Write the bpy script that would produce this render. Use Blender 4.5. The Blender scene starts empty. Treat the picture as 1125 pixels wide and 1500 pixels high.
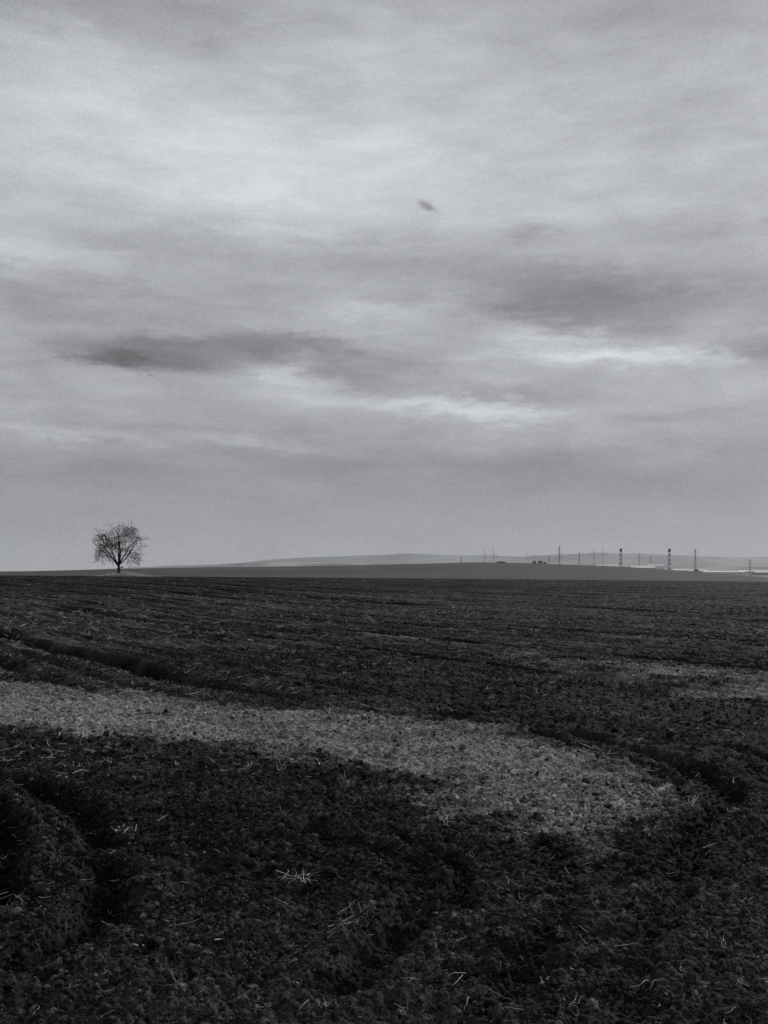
import bpy, math, random
import numpy as np
from mathutils import Vector, Matrix
random.seed(7)
rng = np.random.default_rng(11)
scene = bpy.context.scene
scene.view_settings.view_transform = 'Standard'
try: scene.view_settings.look = 'None'
except Exception: pass
scene.view_settings.exposure = 0

# ------------------------------------------------------------------ numpy noise
TAB = rng.random((512, 512))
TX = rng.random((512, 512)); TY = rng.random((512, 512)); TR = rng.random((512, 512))
def vnoise(x, y):
    xi = np.floor(x).astype(np.int64); yi = np.floor(y).astype(np.int64)
    fx = x - xi; fy = y - yi
    fx = fx*fx*(3-2*fx); fy = fy*fy*(3-2*fy)
    a = TAB[xi & 511, yi & 511]; b = TAB[(xi+1) & 511, yi & 511]
    c = TAB[xi & 511, (yi+1) & 511]; d = TAB[(xi+1) & 511, (yi+1) & 511]
    return (a*(1-fx)+b*fx)*(1-fy)+(c*(1-fx)+d*fx)*fy
def fbm(x, y, o=4):
    s = 0; a = 0.5; n = 0
    for i in range(o):
        s = s + a*vnoise(x+17.3*i, y-9.1*i); n += a
        a *= 0.5; x = x*2.03; y = y*2.03
    return s/n - 0.5
def bumps(x, y, cell, seed):
    u = x/cell+seed*13.7; v = y/cell-seed*7.3
    xi = np.floor(u).astype(np.int64); yi = np.floor(v).astype(np.int64)
    h = np.zeros_like(u)
    for i in (-1, 0, 1):
        for j in (-1, 0, 1):
            cx = (xi+i); cy = (yi+j); a = cx & 511; b = cy & 511
            dx = u-(cx+TX[a, b]); dy = v-(cy+TY[a, b])
            R = 0.2+0.7*TR[a, b]**1.5
            d2 = (dx*dx+dy*dy)/(R*R)
            h = np.maximum(h, R*np.sqrt(np.clip(1-d2, 0, 1)))
    return h*cell
def sstep(a, b, x):
    t = np.clip((x-a)/(b-a), 0, 1); return t*t*(3-2*t)
def seg_dist(x, y, pts, closed=False):
    P = np.array(pts, float); n = len(P); d = np.full_like(x, 1e9)
    for i in range(n if closed else n-1):
        a = P[i]; b = P[(i+1) % n]; ab = b-a; L = ab.dot(ab)
        t = np.clip(((x-a[0])*ab[0]+(y-a[1])*ab[1])/L, 0, 1)
        d = np.minimum(d, np.hypot(x-a[0]-t*ab[0], y-a[1]-t*ab[1]))
    return d
def inside(x, y, pts):
    c = np.zeros(x.shape, bool); n = len(pts); j = n-1
    for i in range(n):
        xi, yi = pts[i]; xj, yj = pts[j]
        cond = ((yi > y) != (yj > y)) & (x < (xj-xi)*(y-yi)/(yj-yi+1e-12)+xi)
        c ^= cond; j = i
    return c

# ------------------------------------------------------------------ field layout (metres)
DRY1 = [(-14,17),(-10.5,15.7),(-5.55,14.2),(-3.27,13.0),(-1.72,11.7),(0,10.98),(.97,10.16),(1.57,9.53),(1.81,8.48),
        (1.82,7.76),(2.18,7.16),(1.97,6.65),(1.58,6.1),(1.23,5.85),(1.1,6.1),(.90,6.45),(.60,6.85),(.38,7.5),
        (0,8.2),(-.67,8.64),(-1.34,9.15),(-2.09,9.34),(-2.78,9.73),(-3.96,10.16),(-7.3,10.9),(-13,11.6)]
DRY2 = [(2.6,19.0),(4.03,17.2),(4.93,16.2),(5.93,15.2),(8.3,14.2),(14,12.5),(13,9.8),(6.3,10.9),(4.65,11.9),(4.18,12.3),(3.7,13.8),(3.1,15.2)]
# wheel tracks: path, half width, depth, strength
TRACKS = [([(-.3,11.4),(.29,10.98),(1.15,10.5),(1.9,9.85),(2.29,8.97),(2.54,8.18),(2.55,7.39),(2.38,6.74),(2.11,6.37),(1.7,5.9)],.12,.085,1.15),
          ([(1.5,9.9),(1.94,8.8),(2.2,8.18),(2.28,7.5),(2.1,6.9)],.06,.06,1.0),
          ([(-3.6,7.9),(-2.87,7.64),(-2.31,7.05),(-1.87,6.37),(-1.56,5.6),(-1.38,4.89),(-1.36,4.33),(-1.52,4.0),(-1.9,3.6)],.11,.09,1.1),
          ([(-2.75,6.9),(-2.55,6.55),(-2.18,5.74),(-1.93,5.0),(-1.95,4.4)],.09,.09,1.1),
          ([(-.5,6.1),(-.09,5.74),(.14,5.4),(.2,4.9),(.1,4.5),(-.17,3.9)],.11,.065,.9),
          ([(.1,6.0),(.36,5.6),(.45,5.2),(.36,4.78)],.06,.055,.9),
          ([(.97,5.88),(.95,5.1),(.73,4.42),(.5,3.8)],.10,.05,.7),
          ([(1.9,6.0),(1.66,5.46),(1.3,4.69),(1.08,4.1),(.9,3.6)],.09,.045,.65),
          ([(3.0,9.6),(3.3,8.6),(3.3,7.4),(2.9,6.3),(2.4,5.3)],.10,.045,.7)]
CREST = 130.0
def terrain(x, y):
    r = np.hypot(x, y)
    cz = np.clip(1.06-(x+35)/85*0.70, -0.4, 1.7)
    z1 = cz*sstep(25, CREST, r)
    z = z1 - (cz+9.0)*sstep(CREST+4, 330, r)
    X = np.array([-3000,-700,-234,-151,-100,-55,16,53,82,141,182,216,234,300,450,3000.])
    Z = np.array([-2,-1,1.3,3.6,4.6,5.1,6.4,7.5,7.1,4.9,1.8,-1.2,-3.4,-8,-10,-10.])
    xs = np.clip(x/np.maximum(r,1)*600, -3000, 3000)
    hz = np.interp(xs, X, Z)
    up = sstep(300, 600, r); down = sstep(600, 1150, r)
    z = z + (hz+9.0)*up - (hz+11.0)*down
    z = z + 6*sstep(1500, 4000, r)
    return z
def furrow_u(x, y):
    w = 1.6*fbm(x*0.05, y*0.05, 2)+.25*fbm(x*.5, y*.5, 2)
    xc = np.clip(x, -15, 12)
    a0 = 0.66
    return x*math.cos(a0) + y*math.sin(a0) + 0.009*xc*y*.6 + w
def groove(u, x, y):
    g = 0
    for per, ph, w, wt in ((1.9, 0, .10, 1.2), (1.9, .62, .07, .8), (.95, .3, .11, .55), (5.7, .4, .035, 1.3)):
        f = u/per+ph; fr = f-np.floor(f)-.5; idx = np.floor(f)
        g = g + wt*np.exp(-(fr/w)**2)*sstep(.2, .65, vnoise(idx*3.7, idx*0+y*.10))*(.5+1.1*vnoise(x*.45, idx*1.9+y*.1))
    return g
def track_fields(x, y):
    jx = x+.15*fbm(x*2.6, y*2.6, 4); jy = y+.15*fbm(y*2.6+9, x*2.6, 4)
    h = np.zeros_like(x); rut_shade = np.zeros_like(x)
    for P, w, dep, st in TRACKS:
        d = seg_dist(jx, jy, P)
        k = st*sstep(.1, .75, vnoise(x*1.6+w*90, y*1.6)+.3)
        fl = np.exp(-(d/w)**3)
        h += -dep*.85*k*fl + dep*.28*k*np.exp(-((d-w*1.7)/(w*.6))**2)
        rut_shade = np.maximum(rut_shade, np.exp(-(d/(w*1.1))**3)*np.clip(k, 0, 1))
    return h, rut_shade
def far_fade(x, y): return sstep(10.5, 17, y + .15*x)
def rut_shade_mask(x, y):  # furrows and wheel tracks whose shade is painted into the soil colour
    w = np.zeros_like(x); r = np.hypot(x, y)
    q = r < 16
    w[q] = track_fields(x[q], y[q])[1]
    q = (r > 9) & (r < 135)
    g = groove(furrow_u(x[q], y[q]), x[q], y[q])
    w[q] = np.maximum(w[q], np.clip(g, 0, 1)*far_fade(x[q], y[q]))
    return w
def dry_mask(x, y):
    m = np.zeros_like(x)
    for P, soft in ((DRY1, .32), (DRY2, .6)):
        d = seg_dist(x, y, P, True)
        sd = np.where(inside(x, y, P), d, -d) + 0.8*fbm(x*1.3, y*1.3, 4) + 1.0*fbm(x*4, y*6, 4) + .6*fbm(x*14, y*18, 3) + .03
        mm = sstep(-soft, soft, sd)
        mm = mm*(.6+.4*sstep(.30, .58, fbm(x*1.6+4, y*2.6, 5)+.5))
        if P is DRY2: mm = mm*.85*sstep(.3, .6, fbm(x*1.1, y*2.2, 4)+.5)
        m = np.maximum(m, mm)
    th = .10*sstep(.48, .72, fbm(x*.7+31, y*.9, 4)+.5)
    return np.maximum(m, th)*(1-.75*track_fields(x, y)[1])
def height(x, y):
    z = terrain(x, y)
    r = np.hypot(x, y)
    near = r < 134
    xn = x[near]; yn = y[near]; rn = r[near]
    u = furrow_u(xn, yn)
    fade = far_fade(xn, yn)*(1-sstep(120, 134, rn))
    h = fade*(-.19*groove(u, xn, yn) + .022*np.cos(u*2*math.pi/.38)*(1-sstep(30, 45, rn)) + .06)
    h += 0.08*fbm(xn*0.8, yn*0.8, 3)
    h += 0.035*fbm(xn*4, yn*4, 4)
    wob = .35*fbm(xn*.7, yn*.7, 4)
    for cx, cy, per in ((-3.9, 5.2, .34), (.2, 8.0, .30)):
        c = np.hypot(xn-cx, yn-cy)+wob
        near_c = sstep(1.4, 2.0, c)*(1-sstep(3.6, 5.0, c))*(1-fade)
        h += near_c*.013*np.cos(c*2*math.pi/per)*(.2+1.2*vnoise(xn*.9+5, yn*.9))
    tr = rn < 16
    h[tr] += track_fields(xn[tr], yn[tr])[0]
    q = rn < 60
    xq = xn[q]; yq = yn[q]; lod = 1-sstep(40, 60, rn[q])
    cl = bumps(xq, yq, 0.13, 1)*.22*sstep(.5, .85, vnoise(xq*2.2, yq*2.2)) + bumps(xq, yq, 0.055, 2)*.48 + bumps(xq, yq, 0.026, 3)*.7
    h[q] += lod*(cl + 0.014*fbm(xq*30, yq*30, 4))
    z[near] += h - 0.03
    return z

# ------------------------------------------------------------------ node helpers
def new_mat(name):
    m = bpy.data.materials.new(name); m.use_nodes = True
    nt = m.node_tree; b = nt.nodes['Principled BSDF']
    b.inputs['Roughness'].default_value = .95
    b.inputs['Specular IOR Level'].default_value = .05
    return m, nt, b
class NB:
    def __init__(s, nt): s.nt = nt
    def put(s, sock, v):
        if isinstance(v, (int, float)):
            sock.default_value = v
        elif isinstance(v, (tuple, list)): sock.default_value = v
        else: s.nt.links.new(v, sock)
    def m(s, op, a, b=0.0, c=0.0):
        n = s.nt.nodes.new('ShaderNodeMath'); n.operation = op
        s.put(n.inputs[0], a); s.put(n.inputs[1], b); s.put(n.inputs[2], c)
        return n.outputs[0]
    def vm(s, op, a, b):
        n = s.nt.nodes.new('ShaderNodeVectorMath'); n.operation = op
        s.put(n.inputs[0], a); s.put(n.inputs[1], b); return n.outputs[0]
    def noise(s, vec, scale, detail=4, rough=.55, dist=0.0):
        n = s.nt.nodes.new('ShaderNodeTexNoise')
        s.put(n.inputs['Vector'], vec); n.inputs['Scale'].default_value = scale
        n.inputs['Detail'].default_value = detail; n.inputs['Roughness'].default_value = rough
        n.inputs['Distortion'].default_value = dist
        return n.outputs['Fac']
    def ramp(s, v, a, b, lo=0.0, hi=1.0):
        n = s.nt.nodes.new('ShaderNodeMapRange'); n.interpolation_type = 'SMOOTHSTEP'
        s.put(n.inputs['Value'], v); n.inputs['From Min'].default_value = a; n.inputs['From Max'].default_value = b
        n.inputs['To Min'].default_value = lo; n.inputs['To Max'].default_value = hi
        return n.outputs['Result']
    def mixf(s, f, a, b):
        n = s.nt.nodes.new('ShaderNodeMix'); n.data_type = 'FLOAT'
        s.put(n.inputs[0], f); s.put(n.inputs[2], a); s.put(n.inputs[3], b); return n.outputs[0]
    def grey(s, v, tint=(0.985, 1.0, 1.02)):
        n = s.nt.nodes.new('ShaderNodeCombineColor')
        for i in range(3): s.put(n.inputs[i], s.m('MULTIPLY', v, tint[i]))
        return n.outputs[0]
def bump(nt, b, h, dist=.01, strength=1.0):
    n = nt.nodes.new('ShaderNodeBump'); n.inputs['Distance'].default_value = dist; n.inputs['Strength'].default_value = strength
    nt.links.new(h, n.inputs['Height']); nt.links.new(n.outputs[0], b.inputs['Normal'])
def attr(nt, name, t='GEOMETRY'):
    n = nt.nodes.new('ShaderNodeAttribute'); n.attribute_name = name; n.attribute_type = t
    return n.outputs['Fac']

def soil_mat(name, inst):
    m, nt, b = new_mat(name); N = NB(nt)
    pos = nt.nodes.new('ShaderNodeNewGeometry').outputs['Position']
    kind = 'INSTANCER' if inst else 'GEOMETRY'
    dry = attr(nt, 'dry', kind); rut_shade = attr(nt, 'rut_shade', kind)
    n1 = N.noise(pos, 1.1, 3); n2 = N.noise(pos, 14, 4, .65); n3 = N.noise(pos, 75, 3, .75)
    n4 = N.noise(N.vm('ADD', pos, (3.1, 7.7, 1.2)), 60, 4, .8)
    dark = N.m('MULTIPLY', N.ramp(n1, .3, .7, .013, .030), N.ramp(n2, .3, .75, .5, 1.8))
    dark = N.m('MULTIPLY', dark, N.ramp(n3, .35, .7, .45, 1.9))
    dark = N.m('ADD', dark, N.m('MULTIPLY', N.ramp(n4, .56, .68, 0, .10), N.ramp(n2, .35, .65, .4, 1.3)))
    dark = N.m('MULTIPLY', dark, N.mixf(rut_shade, 1.0, .20))  # painted shade: soil colour darkened inside furrows and tracks
    pale = N.m('MULTIPLY', N.ramp(n2, .3, .7, .21, .40), N.ramp(n3, .38, .62, .35, 1.4))
    if inst:
        rnd = attr(nt, 'tone', 'INSTANCER')
        dark = N.m('MULTIPLY', dark, rnd); pale = N.m('MULTIPLY', pale, N.m('ADD', N.m('MULTIPLY', rnd, .6), .35))
        v = N.mixf(dry, dark, pale)
    else:
        f = N.m('MULTIPLY', dry, N.ramp(n3, .3, .5, .35, 1.0))
        v = N.mixf(f, dark, pale)
        u = attr(nt, 'row')
        cb = nt.nodes.new('ShaderNodeCombineXYZ'); nt.links.new(u, cb.inputs[0])
        sp = nt.nodes.new('ShaderNodeSeparateXYZ'); nt.links.new(pos, sp.inputs[0])
        cross = N.m('SUBTRACT', N.m('MULTIPLY', sp.outputs[0], .61), N.m('MULTIPLY', sp.outputs[1], .79))
        nt.links.new(N.m('MULTIPLY', cross, .08), cb.inputs[1])
        st = N.noise(cb.outputs[0], 2.0, 6, .72)
        st = N.ramp(st, .38, .68, .2, 2.7)
        v = N.m('MULTIPLY', v, N.mixf(N.ramp(sp.outputs[1], 11, 24), 1.0, st))  # streaks along the rows paint furrow shading into the colour
        fl = N.noise(N.vm('MULTIPLY', pos, (1, .35, 1)), 7, 4, .8)
        fl2 = N.m('MULTIPLY', N.ramp(fl, .57, .66, 0, .16), N.m('MULTIPLY', N.ramp(sp.outputs[1], 14, 30), N.ramp(sp.outputs[1], 30, 90, 1.0, .10)))
        v = N.m('ADD', v, N.m('MULTIPLY', fl2, N.mixf(rut_shade, 1.0, .0)))
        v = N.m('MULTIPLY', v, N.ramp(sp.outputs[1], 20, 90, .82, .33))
        z = attr(nt, 'zone')
        lv = N.vm('MULTIPLY', pos, (.004, .02, 0)); g = N.noise(lv, 1.0, 5, .6)
        v = N.mixf(z, v, N.ramp(g, .3, .7, .07, .10))
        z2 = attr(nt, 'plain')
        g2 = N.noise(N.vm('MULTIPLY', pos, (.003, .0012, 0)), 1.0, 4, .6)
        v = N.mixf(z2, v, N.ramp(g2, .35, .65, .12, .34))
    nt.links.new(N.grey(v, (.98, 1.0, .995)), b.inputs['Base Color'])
    h = N.noise(pos, 85, 4, .7)
    bump(nt, b, h, .010, 1.0)
    return m
mat_soil = soil_mat('soil', False); mat_clod = soil_mat('clod_soil', True)

def simple(name, v, var=.25, scale=6, tint=(1, 1, 1.01), rough=.9):
    m, nt, b = new_mat(name); N = NB(nt)
    tc = nt.nodes.new('ShaderNodeTexCoord').outputs['Object']
    n = N.noise(tc, scale, 4)
    nt.links.new(N.grey(N.ramp(n, .3, .7, v*(1-var), v*(1+var)), tint), b.inputs['Base Color'])
    b.inputs['Roughness'].default_value = rough
    return m
def link(o): scene.collection.objects.link(o); return o
def mesh_obj(name, V, F, mats, mi=None, smooth=False, do_link=True):
    me = bpy.data.meshes.new(name); me.from_pydata([tuple(v) for v in V], [], [tuple(f) for f in F])
    for m in mats: me.materials.append(m)
    if mi is not None: me.polygons.foreach_set('material_index', mi)
    if smooth: me.polygons.foreach_set('use_smooth', [True]*len(F))
    me.update(); o = bpy.data.objects.new(name, me)
    return link(o) if do_link else o

# ------------------------------------------------------------------ ground sheet
half = math.radians(33)
ang = np.concatenate([np.linspace(-math.pi, -half, 50, endpoint=False), np.linspace(-half, half, 960, endpoint=False), np.linspace(half, math.pi, 50, endpoint=False)])
rad = [0.4]
while rad[-1] < 2.4: rad.append(rad[-1]*1.12)
while rad[-1] < 40: rad.append(rad[-1]*1.0022)
while rad[-1] < 160: rad.append(rad[-1]*1.005)
while rad[-1] < 30000: rad.append(rad[-1]*1.03)
rad = np.array(rad)
R, A = np.meshgrid(rad, ang, indexing='ij')
gx = (R*np.sin(A)).ravel(); gy = (R*np.cos(A)).ravel()
gz = height(gx, gy)
nr, na = len(rad), len(ang)
V = np.empty((nr*na+1, 3), np.float32)
V[:-1, 0] = gx; V[:-1, 1] = gy; V[:-1, 2] = gz; V[-1] = (0, 0, 0)
ii = np.arange(nr-1)[:, None]*na; jj = np.arange(na)[None, :]; j2 = (jj+1) % na
Q = np.stack([ii+jj, ii+j2, ii+na+j2, ii+na+jj], -1).reshape(-1, 4)[:, ::-1]
T = np.stack([np.full(na, nr*na), np.arange(na), (np.arange(na)+1) % na], -1)[:, ::-1]
me = bpy.data.meshes.new('ground')
me.vertices.add(len(V)); me.vertices.foreach_set('co', V.ravel())
loops = np.concatenate([Q.ravel(), T.ravel()]).astype(np.int32)
me.loops.add(len(loops)); me.loops.foreach_set('vertex_index', loops)
nf = len(Q)+len(T); me.polygons.add(nf)
ls = np.concatenate([np.arange(len(Q))*4, len(Q)*4+np.arange(len(T))*3]).astype(np.int32)
lt = np.concatenate([np.full(len(Q), 4), np.full(len(T), 3)]).astype(np.int32)
me.polygons.foreach_set('loop_start', ls); me.polygons.foreach_set('loop_total', lt)
me.polygons.foreach_set('use_smooth', np.ones(nf, bool))
me.update(calc_edges=True); me.validate()
rr = np.hypot(gx, gy)
dm = np.zeros_like(gx); k = rr < 26; dm[k] = dry_mask(gx[k], gy[k])
def add_attr(me, name, arr):
    a = me.attributes.new(name, 'FLOAT', 'POINT'); a.data.foreach_set('value', np.asarray(arr, np.float32))
add_attr(me, 'dry', np.append(dm, 0))
add_attr(me, 'rut_shade', np.append(rut_shade_mask(gx, gy), 0))
add_attr(me, 'row', np.append(furrow_u(gx, gy), 0))
add_attr(me, 'zone', np.append(sstep(200, 260, rr), 0))
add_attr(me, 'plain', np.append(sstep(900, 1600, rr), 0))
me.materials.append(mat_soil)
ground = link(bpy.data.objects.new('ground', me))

# ------------------------------------------------------------------ instanced scatter helper
def scatter(name, pts, scl, rot, extra, coll, seed=0):
    me = bpy.data.meshes.new(name); me.vertices.add(len(pts)); me.vertices.foreach_set('co', np.asarray(pts, np.float32).ravel())
    for k_, v_ in extra.items(): add_attr(me, k_, v_)
    a = me.attributes.new('scl', 'FLOAT_VECTOR', 'POINT'); a.data.foreach_set('vector', np.asarray(scl, np.float32).ravel())
    a = me.attributes.new('rot', 'FLOAT_VECTOR', 'POINT'); a.data.foreach_set('vector', np.asarray(rot, np.float32).ravel())
    o = link(bpy.data.objects.new(name, me))
    ng = bpy.data.node_groups.new(name+'_nodes', 'GeometryNodeTree')
    ng.interface.new_socket('Geometry', in_out='INPUT', socket_type='NodeSocketGeometry')
    ng.interface.new_socket('Geometry', in_out='OUTPUT', socket_type='NodeSocketGeometry')
    L = ng.links; n = ng.nodes
    gi = n.new('NodeGroupInput'); go = n.new('NodeGroupOutput')
    ci = n.new('GeometryNodeCollectionInfo'); ci.inputs['Collection'].default_value = coll
    ci.inputs['Separate Children'].default_value = True; ci.inputs['Reset Children'].default_value = True
    io = n.new('GeometryNodeInstanceOnPoints'); io.inputs['Pick Instance'].default_value = True
    rv = n.new('FunctionNodeRandomValue'); rv.data_type = 'INT'
    for s in rv.inputs:
        if s.type == 'INT' and s.name == 'Min': s.default_value = 0
        if s.type == 'INT' and s.name == 'Max': s.default_value = 100
    def na_(nm):
        q = n.new('GeometryNodeInputNamedAttribute'); q.data_type = 'FLOAT_VECTOR'; q.inputs['Name'].default_value = nm
        return [s for s in q.outputs if s.enabled and s.name == 'Attribute'][0]
    e2r = n.new('FunctionNodeEulerToRotation')
    L.new(na_('rot'), e2r.inputs[0]); L.new(e2r.outputs[0], io.inputs['Rotation'])
    L.new(na_('scl'), io.inputs['Scale'])
    L.new([s for s in rv.outputs if s.type == 'INT'][0], io.inputs['Instance Index'])
    L.new(gi.outputs[0], io.inputs['Points']); L.new(ci.outputs[0], io.inputs['Instance'])
    L.new(io.outputs[0], go.inputs[0])
    md = o.modifiers.new('scatter', 'NODES'); md.node_group = ng
    return o
def sector(n, r0, r1, p=1.0, half=math.radians(31)):
    u = rng.random(n); r = np.sqrt(r0**2+(r1**2-r0**2)*u**p)
    a = (rng.random(n)*2-1)*half
    return r*np.sin(a), r*np.cos(a)

import bmesh
from mathutils import noise as mn
coll_clod = bpy.data.collections.new('clod_shapes')
for k in range(7):
    bm = bmesh.new(); bmesh.ops.create_icosphere(bm, subdivisions=2, radius=1.0)
    off = Vector((k*9.1, k*3.3, -k*5.7))
    for v in bm.verts:
        c = v.co.copy()
        d = 1 + .6*mn.noise(c*1.1+off) + .4*mn.noise(c*2.6+off) + .15*mn.noise(c*6+off)
        v.co = c*d; v.co.z *= .75
    me2 = bpy.data.meshes.new('clod'); bm.to_mesh(me2); bm.free()
    me2.materials.append(mat_clod)
    coll_clod.objects.link(bpy.data.objects.new('clod_%d' % k, me2))
px = []; py = []; sz = []
for n, r0, r1, med, sg, mx in ((60000, 2.3, 8, .0072, .5, .028), (1300, 2.3, 9, .017, .35, .034), (52000, 8, 20, .0105, .45, .035), (2200, 7, 20, .023, .3, .042), (12000, 20, 60, .017, .35, .045)):
    x, y = sector(n, r0, r1); keep = rng.random(n) < .25+1.1*vnoise(x*1.7, y*1.7)
    x = x[keep]; y = y[keep]
    px.append(x); py.append(y); sz.append(np.minimum(rng.lognormal(math.log(med), sg, len(x)), mx))
px = np.concatenate(px); py = np.concatenate(py); sz = np.concatenate(sz)
rut_shade_p = rut_shade_mask(px, py); kk = rng.random(len(px)) > rut_shade_p*.6
px = px[kk]; py = py[kk]; sz = sz[kk]; rut_shade_p = rut_shade_p[kk]
pz = height(px, py)+sz*.2
dryp = dry_mask(px, py); dryp = np.where(rng.random(len(px)) < .15, dryp*.08, dryp)
scl = sz[:, None]*(0.7+.6*rng.random((len(px), 3)))
rot = np.stack([rng.normal(0, .4, len(px)), rng.normal(0, .4, len(px)), rng.random(len(px))*6.28], 1)
scatter('soil_clods', np.stack([px, py, pz], 1), scl, rot, {'dry': dryp, 'rut_shade': rut_shade_p, 'tone': (.5+2.4*rng.random(len(px))**2.6)}, coll_clod)

# straw
mat_straw, nt, b = new_mat('straw'); N = NB(nt)
nt.links.new(N.grey(N.m('MINIMUM', N.m('MULTIPLY', attr(nt, 'tone', 'INSTANCER'), .5), .65), (1.0, 1.0, .99)), b.inputs['Base Color'])
def tube(V, F, pts, rads, sides=4):
    base = len(V)
    for i, p in enumerate(pts):
        p = Vector(p)
        d = (Vector(pts[min(i+1, len(pts)-1)])-Vector(pts[max(i-1, 0)])).normalized()
        a = d.cross(Vector((0, 0, 1)))
        if a.length < .05: a = d.cross(Vector((1, 0, 0)))
        a.normalize(); bb = d.cross(a)
        for s in range(sides):
            t = 2*math.pi*s/sides; V.append(p+(a*math.cos(t)+bb*math.sin(t))*rads[i])
        if i:
            o = base+(i-1)*sides
            for s in range(sides):
                s2 = (s+1) % sides; F.append((o+s, o+s2, o+sides+s2, o+sides+s))
    F.append(tuple(base+(len(pts)-1)*sides+s for s in range(sides)))
def strawshape(k):
    V = []; F = []; rd = random.Random(k)
    def stalk(L, r, p0, az, up, curl):
        pts = []; p = Vector(p0); a = az; e = up
        for i in range(6):
            pts.append(p.copy())
            p = p+Vector((math.cos(a)*math.cos(e), math.sin(a)*math.cos(e), math.sin(e)))*L/5
            a += rd.uniform(-curl, curl); e += rd.uniform(-curl, curl)*.6
        tube(V, F, pts, [r*(1-.1*i) for i in range(6)], 4)
    if k < 5: stalk(1, .023, (-.5, 0, 0), 0, rd.uniform(-.05, .15), .15+.2*k)
    elif k < 8:
        for i in range(4): stalk(rd.uniform(.3, .8), .017, (rd.uniform(-.2, .2), rd.uniform(-.2, .2), 0), rd.uniform(0, 6.28), rd.uniform(0, .4), .7)
    else:
        for i in range(3): stalk(rd.uniform(.4, .8), .017, (rd.uniform(-.1, .1), rd.uniform(-.1, .1), -.05), rd.uniform(0, 6.28), rd.uniform(.3, 1.2), .6)
    return mesh_obj('straw_%d' % k, V, F, [mat_straw], do_link=False)
coll_straw = bpy.data.collections.new('straw_shapes')
for k in range(10): coll_straw.objects.link(strawshape(k))
px = []; py = []; sz = []
for n, r0, r1, s0, s1 in ((5200, 2.4, 9, .015, .09), (17000, 8, 22, .03, .17), (32000, 22, 60, .07, .34), (9000, 60, 115, .14, .42)):
    x, y = sector(n, r0, r1); keep = rng.random(n) < sstep(.38, .72, fbm(x*.5, y*.5, 3)+.5)*1.4+.15
    x = x[keep]; y = y[keep]
    px.append(x); py.append(y); sz.append(s0+(s1-s0)*rng.random(len(x))**3)
x, y = sector(15000, 5.5, 20); kk = dry_mask(x, y) > .3
x = x[kk]; y = y[kk]; px.append(x); py.append(y); sz.append(.03+.15*rng.random(len(x))**2.5)
for cx, cy, s, n in ((-.45, 5.1, .05, 14), (-.17, 4.52, .06, 14), (-1.15, 8.0, .14, 14), (-4.2, 15.7, .2, 18), (-1.85, 4.65, .10, 16), (-1.5, 6.1, .12, 8),
                     (1.4, 3.75, .15, 6), (.36, 6.4, .1, 8), (-2.1, 5.0, .1, 8), (1.6, 7.8, .15, 10), (-.9, 4.2, .15, 6), (1.3, 4.3, .2, 6), (-3.2, 9.9, .25, 14), (2.8, 10.6, .2, 8), (-.7, 11, .3, 16), (-2.7,13.2,.5,14)):
    px.append(rng.normal(cx, s, n)); py.append(rng.normal(cy, s, n)); sz.append((.035+.09*rng.random(n))*(1+.05*cy))
px = np.concatenate(px); py = np.concatenate(py); sz = np.concatenate(sz)
pz = height(px, py)+.014+sz*.06
n = len(px)
rot = np.stack([rng.normal(0, .2, n), rng.normal(0, .2, n), rng.random(n)*6.28], 1)
scatter('straw_litter', np.stack([px, py, pz], 1), np.repeat(sz[:, None], 3, 1), rot, {'tone': .2+1.2*rng.random(n)**1.5}, coll_straw)

# ------------------------------------------------------------------ lone tree
def gz_at(x, y): return float(terrain(np.array([float(x)]), np.array([float(y)]))[0])
mat_bark = simple('bark', .035, .3, 8); mat_leaf = simple('dry_leaf', .07, .5, 3)
TXp, TYp = -34.8, 129.0
rd = random.Random(31)
V = []; F = []; tips = []
C = Vector((0.1, 0, 3.95))
def in_env(p, k=1.0):
    q = p-C; lump = 1+.10*math.sin(3*math.atan2(q.y, q.x)+1.3*q.z)+.08*math.sin(7*math.atan2(q.z, q.x)+1)
    return (abs(q.x)/3.5)**2.8+(abs(q.y)/3.1)**2.8+(abs(q.z)/2.95)**2.8 < (k*lump)**2.8
def grow(p, d, L, r, lvl):
    steps = 6; pts = [p.copy()]; rads = [r]
    for i in range(steps):
        d = (d+Vector((rd.gauss(0, .17), rd.gauss(0, .17), rd.gauss(0, .1)+(.05 if lvl < 3 else -.08)))).normalized()
        p = p+d*L/steps; pts.append(p.copy()); rads.append(max(r*(1-.62*(i+1)/steps), .011))
        if lvl >= 1 and not in_env(p, rd.uniform(.85, 1.1)): break
        if lvl > 0 and lvl < 5 and i >= 1:
            if rd.random() < (.95 if lvl < 3 else .88):
                ax = Vector((rd.gauss(0, 1), rd.gauss(0, 1), rd.gauss(0, .7))).normalized()
                nd = (d*.65+ax*.85).normalized()
                grow(p, nd, L*rd.uniform(.5, .78), rads[-1]*.58, lvl+1)
    tube(V, F, pts, rads, 6 if lvl < 2 else 3)
    if lvl >= 3: tips.extend(pts[2:])
tube(V, F, [(0, 0, -.4), (.02, 0, .0), (.03, 0, .6), (.0, .02, 1.2), (.05, 0, 1.9), (.0, 0, 3.0), (.1, 0, 4.4)], [.28, .22, .18, .16, .14, .09, .05], 8)
for az, el, L in ((.2, .5, 3.8), (1.5, .9, 3.8), (2.9, .45, 3.8), (3.5, .9, 4.3), (4.6, .8, 3.8), (5.9, 1.0, 4.5), (2.1, 1.35, 5.0), (0.6, 1.3, 4.8), (0., .75, 4.2)):
    z0 = rd.uniform(1.0, 1.9)
    grow(Vector((.03, 0, z0)), Vector((math.cos(az)*math.cos(el), math.sin(az)*math.cos(el), math.sin(el))), L, .095, 1)
print('tree faces', len(F), 'tips', len(tips))
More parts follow.
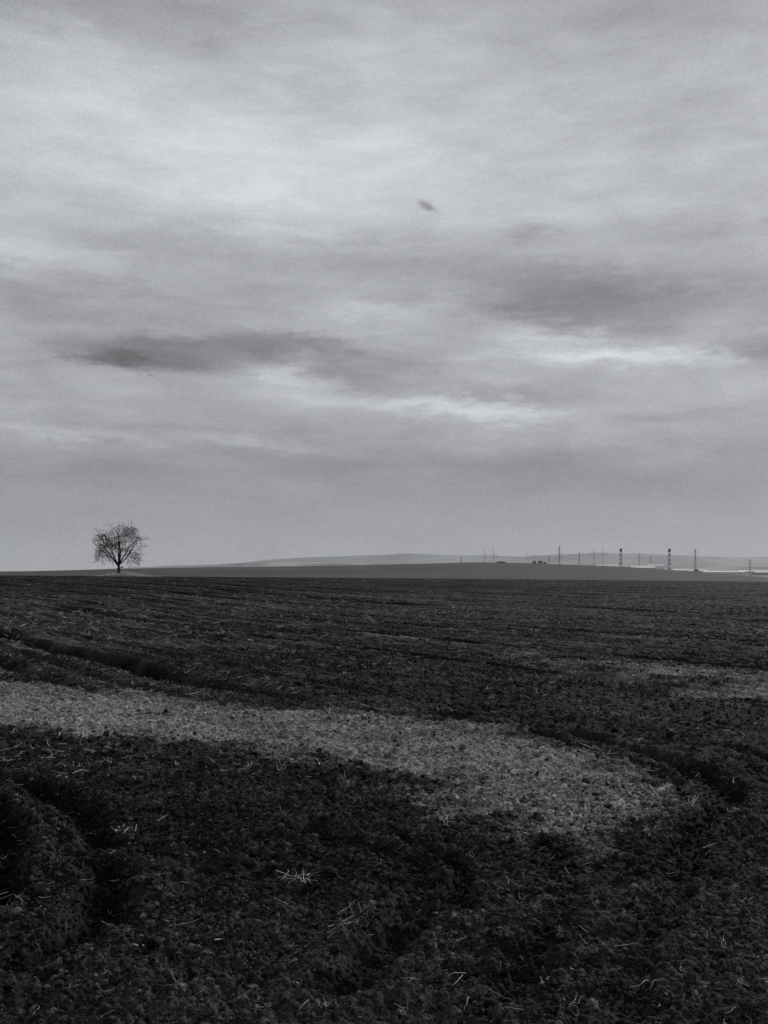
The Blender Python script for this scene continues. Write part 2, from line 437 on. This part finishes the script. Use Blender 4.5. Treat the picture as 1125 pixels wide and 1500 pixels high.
tree = bpy.data.objects.new('bare_tree', None); link(tree); tree.location = (TXp, TYp, gz_at(TXp, TYp)-.02)
wood = mesh_obj('trunk_and_branches', V, F, [mat_bark]); wood.parent = tree
V = []; F = []
for p in tips:
    if rd.random() < .12:
        c = p+Vector((rd.gauss(0, .05), rd.gauss(0, .05), -.04)); s = rd.uniform(.04, .10)
        a = Vector((rd.gauss(0, 1), rd.gauss(0, 1), rd.gauss(0, 1))).normalized(); b_ = a.orthogonal().normalized()
        o = len(V); V += [c-a*s, c-b_*s*.5, c+a*s, c+b_*s*.5]; F.append((o, o+1, o+2, o+3))
lv = mesh_obj('withered_leaves', V, F, [mat_leaf]); lv.parent = tree

def blades(name, cx, cy, sx, sy, n, h0, h1, mat, w=.012):
    V = []; F = []
    for i in range(n):
        x = rd.gauss(cx, sx); y = rd.gauss(cy, sy); z = gz_at(x, y)-.03
        h = rd.uniform(h0, h1)*max(.25, 1-.3*abs(x-cx)/sx); a = rd.uniform(0, 6.28); le = rd.uniform(.0, .5)*h
        dx, dy = math.cos(a), math.sin(a)
        o = len(V)
        V += [Vector((x-dy*w, y+dx*w, z)), Vector((x+dy*w, y-dx*w, z)), Vector((x+dx*le*.4+dy*w*.7, y+dy*le*.4-dx*w*.7, z+h*.6)), Vector((x+dx*le*.4-dy*w*.7, y+dy*le*.4+dx*w*.7, z+h*.6)), Vector((x+dx*le, y+dy*le, z+h))]
        F += [(o, o+1, o+2, o+3), (o+3, o+2, o+4)]
    return mesh_obj(name, V, F, [mat])
mat_grass = simple('dry_grass_blades', .55, .3, 2)
blades('dry_grass', TXp+.8, TYp+.2, 1.7, .5, 2200, .3, .75, mat_grass, .02)

# ------------------------------------------------------------------ distant hills
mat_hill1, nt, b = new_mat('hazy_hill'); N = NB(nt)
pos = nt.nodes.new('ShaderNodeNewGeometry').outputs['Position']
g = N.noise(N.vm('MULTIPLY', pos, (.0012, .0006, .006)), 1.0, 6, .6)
nt.links.new(N.grey(N.ramp(g, .3, .7, .32, .41), (.97, 1.0, 1.03)), b.inputs['Base Color'])  # distance haze put into the pale base colour
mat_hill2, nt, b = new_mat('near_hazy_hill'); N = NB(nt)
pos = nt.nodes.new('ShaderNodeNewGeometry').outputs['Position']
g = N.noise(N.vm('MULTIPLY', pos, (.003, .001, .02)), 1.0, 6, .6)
nt.links.new(N.grey(N.ramp(g, .35, .65, .22, .38), (.98, 1.0, 1.02)), b.inputs['Base Color'])  # haze on the nearer ridge is also in its base colour
def ridge(name, Y0, depth, xs, zs, mat, rough):
    X = np.linspace(xs[0], xs[-1], 420); nyy = 24; T = np.linspace(-1, 1, nyy)
    prof = np.interp(X, xs, zs)+rough*fbm(X*.004, X*0+4, 5)
    V = []; F = []
    for j, t in enumerate(T):
        s = (1-abs(t))**.8 if t < 0 else (1-t)**.8
        zz = -15+(prof+15)*s + rough*1.2*fbm(X*.002, X*0+j*.35, 4)*s*(1-s)*4
        for i in range(len(X)): V.append((X[i], Y0+t*depth, zz[i]))
    m = len(X)
    for j in range(nyy-1):
        for i in range(m-1): F.append((j*m+i, j*m+i+1, (j+1)*m+i+1, (j+1)*m+i))
    return mesh_obj(name, V, F, [mat], smooth=True)
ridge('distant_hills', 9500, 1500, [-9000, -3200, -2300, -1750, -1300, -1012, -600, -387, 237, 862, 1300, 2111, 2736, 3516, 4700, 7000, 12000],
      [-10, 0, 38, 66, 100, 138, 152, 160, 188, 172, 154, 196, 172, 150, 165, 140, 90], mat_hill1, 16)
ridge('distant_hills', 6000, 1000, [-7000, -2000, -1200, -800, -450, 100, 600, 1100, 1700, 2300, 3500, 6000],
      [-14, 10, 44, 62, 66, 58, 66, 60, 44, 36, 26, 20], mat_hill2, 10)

# ------------------------------------------------------------------ power line towers, chimneys, sheds
mat_steel = simple('galvanised_steel', .26, .2, .2)  # steel grey lightened in colour to stand in for distance haze
mat_white = simple('white_paint', .8, .08, .3); mat_red = simple('dull_red_paint', .42, .1, .3); mat_cap = simple('dark_cap_paint', .14, .1, .3); mat_conc = simple('concrete', .5, .15, .2)
def bar(V, F, a, b, r): tube(V, F, [a, b], [r, r], 4)
def lattice(name, px_, D, H, t=.32):
    X = px_*D; V = []; F = []
    w0, w1 = H*.06, H*.016; lev = 9
    def wz(z): return w0+(w1-w0)*min(1, z/(H*.6)) if z < H*.6 else w1*(1-.3*(z-H*.6)/(H*.4))
    zs = [H*(i/lev)**.85 for i in range(lev+1)]
    cor = [(-1, -1), (1, -1), (1, 1), (-1, 1)]
    for i in range(lev):
        a, b = zs[i], zs[i+1]; wa, wb = wz(a), wz(b)
        for q in range(4):
            c, c2 = cor[q], cor[(q+1) % 4]
            bar(V, F, (c[0]*wa, c[1]*wa, a), (c[0]*wb, c[1]*wb, b), t*.5)
            bar(V, F, (c[0]*wa, c[1]*wa, a), (c2[0]*wb, c2[1]*wb, b), t*.25)
            bar(V, F, (c2[0]*wa, c2[1]*wa, a), (c[0]*wb, c[1]*wb, b), t*.25)
            bar(V, F, (c[0]*wb, c[1]*wb, b), (c2[0]*wb, c2[1]*wb, b), t*.25)
    for zf, al in ((.66, .09), (.79, .12), (.91, .08)):
        z = H*zf
        for s in (-1, 1):
            for dy in (-.6, .6):
                bar(V, F, (0, dy, z), (s*al*H, 0, z), t*.35); bar(V, F, (0, dy, z+H*.03), (s*al*H, 0, z), t*.25)
            bar(V, F, (s*al*H, 0, z), (s*al*H, 0, z-H*.04), t*.25)
    bar(V, F, (0, 0, H*.95), (0, 0, H*1.04), t*.4)
    o = mesh_obj(name, V, F, [mat_steel]); o.location = (X, D, gz_at(X, D)-.3); o.rotation_euler.z = .25; return o
def portal(name, px_, D, H, t=.36):
    X = px_*D; V = []; F = []; s0 = H*.14
    for s in (-1, 1):
        for dx in (-.4, .4):
            bar(V, F, (s*s0*1.15+dx*1.6, 0, 0), (s*s0+dx*.4, 0, H), t*.45)
        for i in range(8):
            za, zb = H*i/8, H*(i+1)/8; e = .7 if i % 2 else -.7
            bar(V, F, (s*s0*1.1+e, 0, za), (s*s0*1.08-e, 0, zb), t*.2)
        bar(V, F, (s*s0, 0, H), (s*s0, 0, H*1.1), t*.5)
    for z in (.84, .9):
        bar(V, F, (-H*.3, 0, H*z), (H*.3, 0, H*z), t*.35)
    for i in range(10):
        xa = -H*.3+H*.06*i; bar(V, F, (xa, 0, H*(.84 if i % 2 else .9)), (xa+H*.06, 0, H*(.9 if i % 2 else .84)), t*.2)
    for x in (-.29, 0, .29): bar(V, F, (x*H, 0, H*.84), (x*H, 0, H*.77), t*.35)
    bar(V, F, (-s0, 0, H*.5), (s0, 0, H*.84), t*.2); bar(V, F, (s0, 0, H*.5), (-s0, 0, H*.84), t*.2)
    o = mesh_obj(name, V, F, [mat_steel]); o.location = (X, D, gz_at(X, D)-.3); o.rotation_euler.z = .15; return o
def hgt(D, X, top): return top*D+1.6-gz_at(X*D, D)
for a, D, tp in ((.1783, 1400, .0275), (.3164, 1400, .0248), (.3720, 1700, .0145), (.1985, 2600, .0215), (.2595, 3200, .0200), (.2713, 3300, .0180), (.0784, 1900, .0160), (.168, 3000, .018)):
    lattice('lattice_pylon', a, D, hgt(D, a, tp)/1.04, .22 if D < 2000 else .26)
for a, D, tp in ((.1069, 1150, .0245), (.2179, 1150, .0262), (.1492, 2400, .0240)):
    portal('portal_pylon', a, D, hgt(D, a, tp)/1.1, .24 if D < 2000 else .26)
def chimney(a, D, tp, r):
    X = a*D; H = hgt(D, a, tp); root = bpy.data.objects.new('striped_chimney', None); link(root); root.location = (X, D, gz_at(X, D)-.5)
    V = []; F = []; mi = []; S = 20; bands = 18
    for i in range(bands+1):
        z = H*i/bands; rr_ = r*(1.25-.25*i/bands)
        for s in range(S): V.append((math.cos(6.2832*s/S)*rr_, math.sin(6.2832*s/S)*rr_, z))
        if i:
            for s in range(S):
                o = (i-1)*S; s2 = (s+1) % S; F.append((o+s, o+s2, o+S+s2, o+S+s)); mi.append(2 if i >= bands-1 else (1 if (i % 3 == 2 and i > 3) else 0))
    st = mesh_obj('shaft', V, F, [mat_white, mat_red, mat_cap], mi); st.parent = root
    V = []; F = []
    for zf in (.97, .72, .47):
        rr_ = r*1.15; z = H*zf; o = len(V)
        for (q, zz) in ((r*1.0, z), (rr_+.6, z), (rr_+.6, z+1.0), (r*1.0, z+1.0)):
            for s in range(S): V.append((math.cos(6.2832*s/S)*q, math.sin(6.2832*s/S)*q, zz))
        for k_ in range(3):
            for s in range(S):
                s2 = (s+1) % S; F.append((o+k_*S+s, o+k_*S+s2, o+(k_+1)*S+s2, o+(k_+1)*S+s))
    rg = mesh_obj('gallery_rings', V, F, [mat_red]); rg.parent = root
chimney(.2408, 3000, .0240, 3.8); chimney(.2901, 3000, .0238, 3.8)
def shed(a, D, L, W, H, mat, rotz=0):
    X = a*D; z = gz_at(X, D)-.3
    root = bpy.data.objects.new('warehouse', None); link(root); root.location = (X, D, z); root.rotation_euler.z = rotz
    V = [(-L/2, -W/2, 0), (L/2, -W/2, 0), (L/2, W/2, 0), (-L/2, W/2, 0), (-L/2, -W/2, H), (L/2, -W/2, H), (L/2, W/2, H), (-L/2, W/2, H), (-L/2, 0, H*1.25), (L/2, 0, H*1.25)]
    F = [(0, 1, 5, 4), (2, 3, 7, 6), (1, 2, 6, 9, 5), (3, 0, 4, 8, 7)]
    w = mesh_obj('walls', V, F, [mat]); w.parent = root
    e = .6; V = [(-L/2-e, -W/2-e, H-.2), (L/2+e, -W/2-e, H-.2), (L/2+e, 0, H*1.25+.15), (-L/2-e, 0, H*1.25+.15), (L/2+e, W/2+e, H-.2), (-L/2-e, W/2+e, H-.2)]
    rf = mesh_obj('roof', V, [(0, 1, 2, 3), (3, 2, 4, 5)], [mat_white]); rf.parent = root
    V = []; F = []; n_ = max(3, int(L/9))
    for i in range(n_):
        x = -L/2+L*(i+.5)/n_; o = len(V); y = -W/2-.05
        V += [(x-1.6, y, H*.45), (x+1.6, y, H*.45), (x+1.6, y, H*.75), (x-1.6, y, H*.75)]; F.append((o, o+1, o+2, o+3))
    wn = mesh_obj('windows', V, F, [mat_steel]); wn.parent = root
for a, D, L, W, H, mt in ((.345, 2900, 120, 40, 9, mat_white), (.375, 2950, 90, 35, 11, mat_white), (.395, 2800, 110, 30, 8, mat_conc), (.318, 3100, 60, 30, 12, mat_conc),
                          (.262, 3100, 80, 30, 22, mat_conc), (.275, 3150, 50, 30, 27, mat_white), (.226, 3100, 70, 30, 26, mat_conc), (.30, 3000, 45, 25, 14, mat_white), (.42, 2900, 80, 30, 9, mat_white)):
    shed(a, D, L, W, H, mt, rd.uniform(-.2, .2))
V = []; F = []
chain = [(-.02, 2300), (.0784, 1900), (.1783, 1400), (.3164, 1400), (.3720, 1700), (.45, 1800)]
for (a, D), (a2, D2) in zip(chain, chain[1:]):
    for off, hh in ((-5, 40), (5, 40), (-4, 34), (4, 34)):
        P = Vector((a*D+off, D, gz_at(a*D, D)+hh)); Q_ = Vector((a2*D2+off, D2, gz_at(a2*D2, D2)+hh))
        pts = []
        for i in range(17):
            t = i/16; p = P.lerp(Q_, t); p.z -= 4*t*(1-t)*9; pts.append(p)
        tube(V, F, pts, [.05]*17, 3)
mesh_obj('power_cables', V, F, [mat_steel])

mat_shrub = simple('shrub_twigs', .06, .4, 1)
def shrub(x, y, w, h, n):
    V = []; F = []
    z0 = gz_at(x, y)
    for i in range(n):
        a = rd.uniform(0, 6.28); q = math.sqrt(rd.random()); zz = rd.random()
        c = Vector((x+math.cos(a)*q*w*(1-.5*zz), y+math.sin(a)*q*2, z0+zz*h*(1-.4*q))); s = rd.uniform(.15, .35)
        u = Vector((rd.gauss(0, 1), rd.gauss(0, 1), rd.gauss(0, 1))).normalized()*s; v_ = u.orthogonal()*.5
        o = len(V); V += [c-u, c-v_, c+u, c+v_]; F.append((o, o+1, o+2, o+3))
    for i in range(14):
        a = rd.uniform(0, 6.28); tube(V, F, [(x, y, z0-.2), (x+math.cos(a)*w*.6, y+math.sin(a)*1.4, z0+h*.8)], [.06, .03], 4)
    mesh_obj('shrub', V, F, [mat_shrub])
for a, w, h, n in ((.152, 1.8, 1.8, 70), (.158, 2.6, 2.2, 110), (.163, 1.6, 1.3, 60), (.117, 3.0, .9, 90), (.121, 2.5, .7, 70), (.3164, 2.2, 2.0, 90)):
    shrub(a*592, 590, w, h, n)

# ------------------------------------------------------------------ sky
SUN_AZ, SUN_EL = math.radians(36), math.radians(25)
w = bpy.data.worlds.new('World'); scene.world = w; w.use_nodes = True
nt = w.node_tree; nt.nodes.clear(); N = NB(nt)
out = nt.nodes.new('ShaderNodeOutputWorld'); bg = nt.nodes.new('ShaderNodeBackground'); nt.links.new(bg.outputs[0], out.inputs[0])
bg.inputs['Strength'].default_value = .1
tc = nt.nodes.new('ShaderNodeTexCoord').outputs['Generated']
sx = nt.nodes.new('ShaderNodeSeparateXYZ'); nt.links.new(tc, sx.inputs[0])
az0 = N.m('ARCTAN2', sx.outputs[0], sx.outputs[1]); el0 = N.m('ARCSINE', sx.outputs[2])
st = N.vm('MULTIPLY', tc, (3.0, 3.0, 11.0))
wn = N.m('SUBTRACT', N.noise(st, 1.6, 5, .55), .5); wn2 = N.m('SUBTRACT', N.noise(N.vm('ADD', st, (5.2, 1.3, 8.8)), 2.2, 5, .55), .5)
wn3 = N.m('SUBTRACT', N.noise(N.vm('ADD', st, (1.2, 9.3, 3.8)), 8, 5, .68), .5)
az = N.m('ADD', az0, N.m('ADD', N.m('MULTIPLY', wn, .14), N.m('MULTIPLY', wn3, .11)))
el = N.m('ADD', el0, N.m('ADD', N.m('MULTIPLY', wn2, .05), N.m('MULTIPLY', wn3, .030)))
def curve(v, pts):
    n = nt.nodes.new('ShaderNodeFloatCurve'); c = n.mapping.curves[0]
    for i, p in enumerate(pts):
        if i < 2: c.points[i].location = p
        else: c.points.new(*p)
    for p in c.points: p.handle_type = 'AUTO'
    n.mapping.update(); nt.links.new(v, n.inputs['Value']); return n.outputs[0]
elr = N.m('ADD', N.m('MULTIPLY', el, 1.0), .1)
base = curve(elr, [(0, .65), (.10, .65), (.14, .62), (.20, .60), (.235, .64), (.28, .67), (.33, .67), (.385, .675), (.42, .71), (.50, .75), (.56, .725), (.62, .68), (.68, .615), (1, .60)])
blobs = [(-.12, .375, .17, .055, .10), (.02, .455, .13, .05, .045), (-.22, .44, .14, .05, .03), (-.02, .41, .05, .015, .03), (.06,.385,.04,.01,.03),
         (-.02, .305, .22, .022, -.085), (-.215, .211, .095, .018, -.19), (-.10, .222, .07, .013, -.14), (-.28, .204, .06, .008, -.10),
         (.20, .262, .10, .028, -.13), (.36, .27, .08, .03, -.05), (.043, .356, .0095, .0035, -.17),
         (.16, .236, .05, .010, .12), (.21, .213, .10, .012, .10), (.30, .205, .10, .010, .09), (.12, .163, .11, .009, .12), (-.02, .178, .12, .011, .05), (.27, .150, .12, .008, -.06),
         (-.10, .198, .05, .006, .08), (-.30, .13, .10, .006, .06), (-.14, .126, .09, .005, .055), (.05, .108, .3, .018, -.035),
         (.38, .205, .05, .014, -.13), (.0, .205, .06, .018, -.08), (-.36, .30, .12, .014, .08), (-.33, .265, .10, .018, -.06), (.30, .42, .12, .05, -.04), (-.3, .50, .2, .022, -.09), (.3, .51, .2, .03, -.05),
         (.15, .325, .03, .006, -.07), (.19, .335, .10, .02, .02), (.0,.262,.06,.007,.06), (.1,.18,.08,.008,-.06), (-.28,.245,.08,.012,-.03), (.3,.325,.12,.012,-.05)]
v = base
for a0, e0, sa, se, s in blobs:
    tiny = sa < .012
    sl_ = .35 if tiny else (.05 if s < 0 else .08)
    p = N.m('DIVIDE', N.m('SUBTRACT', az if not tiny else N.m('ADD', az0, N.m('MULTIPLY', wn3, .02)), a0), sa)
    ee = el if not tiny else N.m('ADD', el0, N.m('MULTIPLY', wn3, .010))
    q = N.m('DIVIDE', N.m('SUBTRACT', N.m('ADD', ee, N.m('MULTIPLY', N.m('SUBTRACT', az0, a0), sl_)), e0), se)
    d = N.m('ADD', N.m('MULTIPLY', p, p), N.m('MULTIPLY', q, q))
    if s <= -.1: d = N.m('POWER', d, 1.6)
    v = N.m('ADD', v, N.m('MULTIPLY', N.m('EXPONENT', N.m('MULTIPLY', d, -1)), s))
hi = N.ramp(el0, .02, .16)
tex = N.m('ADD', N.m('MULTIPLY', wn, .14), N.m('MULTIPLY', N.m('SUBTRACT', N.noise(N.vm('MULTIPLY', tc, (5, 5, 20)), 2.2, 7, .6, .4), .5), .20))
v = N.m('ADD', v, N.m('MULTIPLY', tex, N.m('ADD', N.m('MULTIPLY', hi, .85), .1)))
gr = N.m('SUBTRACT', N.noise(tc, 560, 2, .8), .5)
v = N.m('ADD', v, N.m('MULTIPLY', gr, .13))
lin = N.m('POWER', N.m('MAXIMUM', v, .05), 2.25)
cloud = N.grey(N.m('MULTIPLY', lin, 10.0), (.968, .996, 1.045))
sky = nt.nodes.new('ShaderNodeTexSky'); sky.sky_type = 'NISHITA'; sky.sun_disc = False
sky.sun_elevation = SUN_EL; sky.sun_rotation = SUN_AZ
bw = nt.nodes.new('ShaderNodeRGBToBW'); nt.links.new(sky.outputs[0], bw.inputs[0])
mx = nt.nodes.new('ShaderNodeMix'); mx.data_type = 'RGBA'; mx.inputs[0].default_value = .03
nt.links.new(cloud, mx.inputs[6]); nt.links.new(bw.outputs[0], mx.inputs[7]); nt.links.new(mx.outputs[2], bg.inputs['Color'])

sl = bpy.data.lights.new('sun', 'SUN'); sl.energy = 2.7; sl.angle = math.radians(4); sl.color = (1, .985, .965)
so = link(bpy.data.objects.new('sun', sl))
dirv = Vector((math.sin(SUN_AZ)*math.cos(SUN_EL), math.cos(SUN_AZ)*math.cos(SUN_EL), math.sin(SUN_EL)))
so.rotation_euler = dirv.to_track_quat('Z', 'Y').to_euler()

cd = bpy.data.cameras.new('camera'); co = link(bpy.data.objects.new('camera', cd))
cd.lens = 36*1441/1500; cd.sensor_width = 36; cd.shift_y = 88/1500; cd.clip_start = .1; cd.clip_end = 60000
co.location = (0, 0, 1.6); co.rotation_euler = (math.pi/2, 0, 0)
scene.camera = co
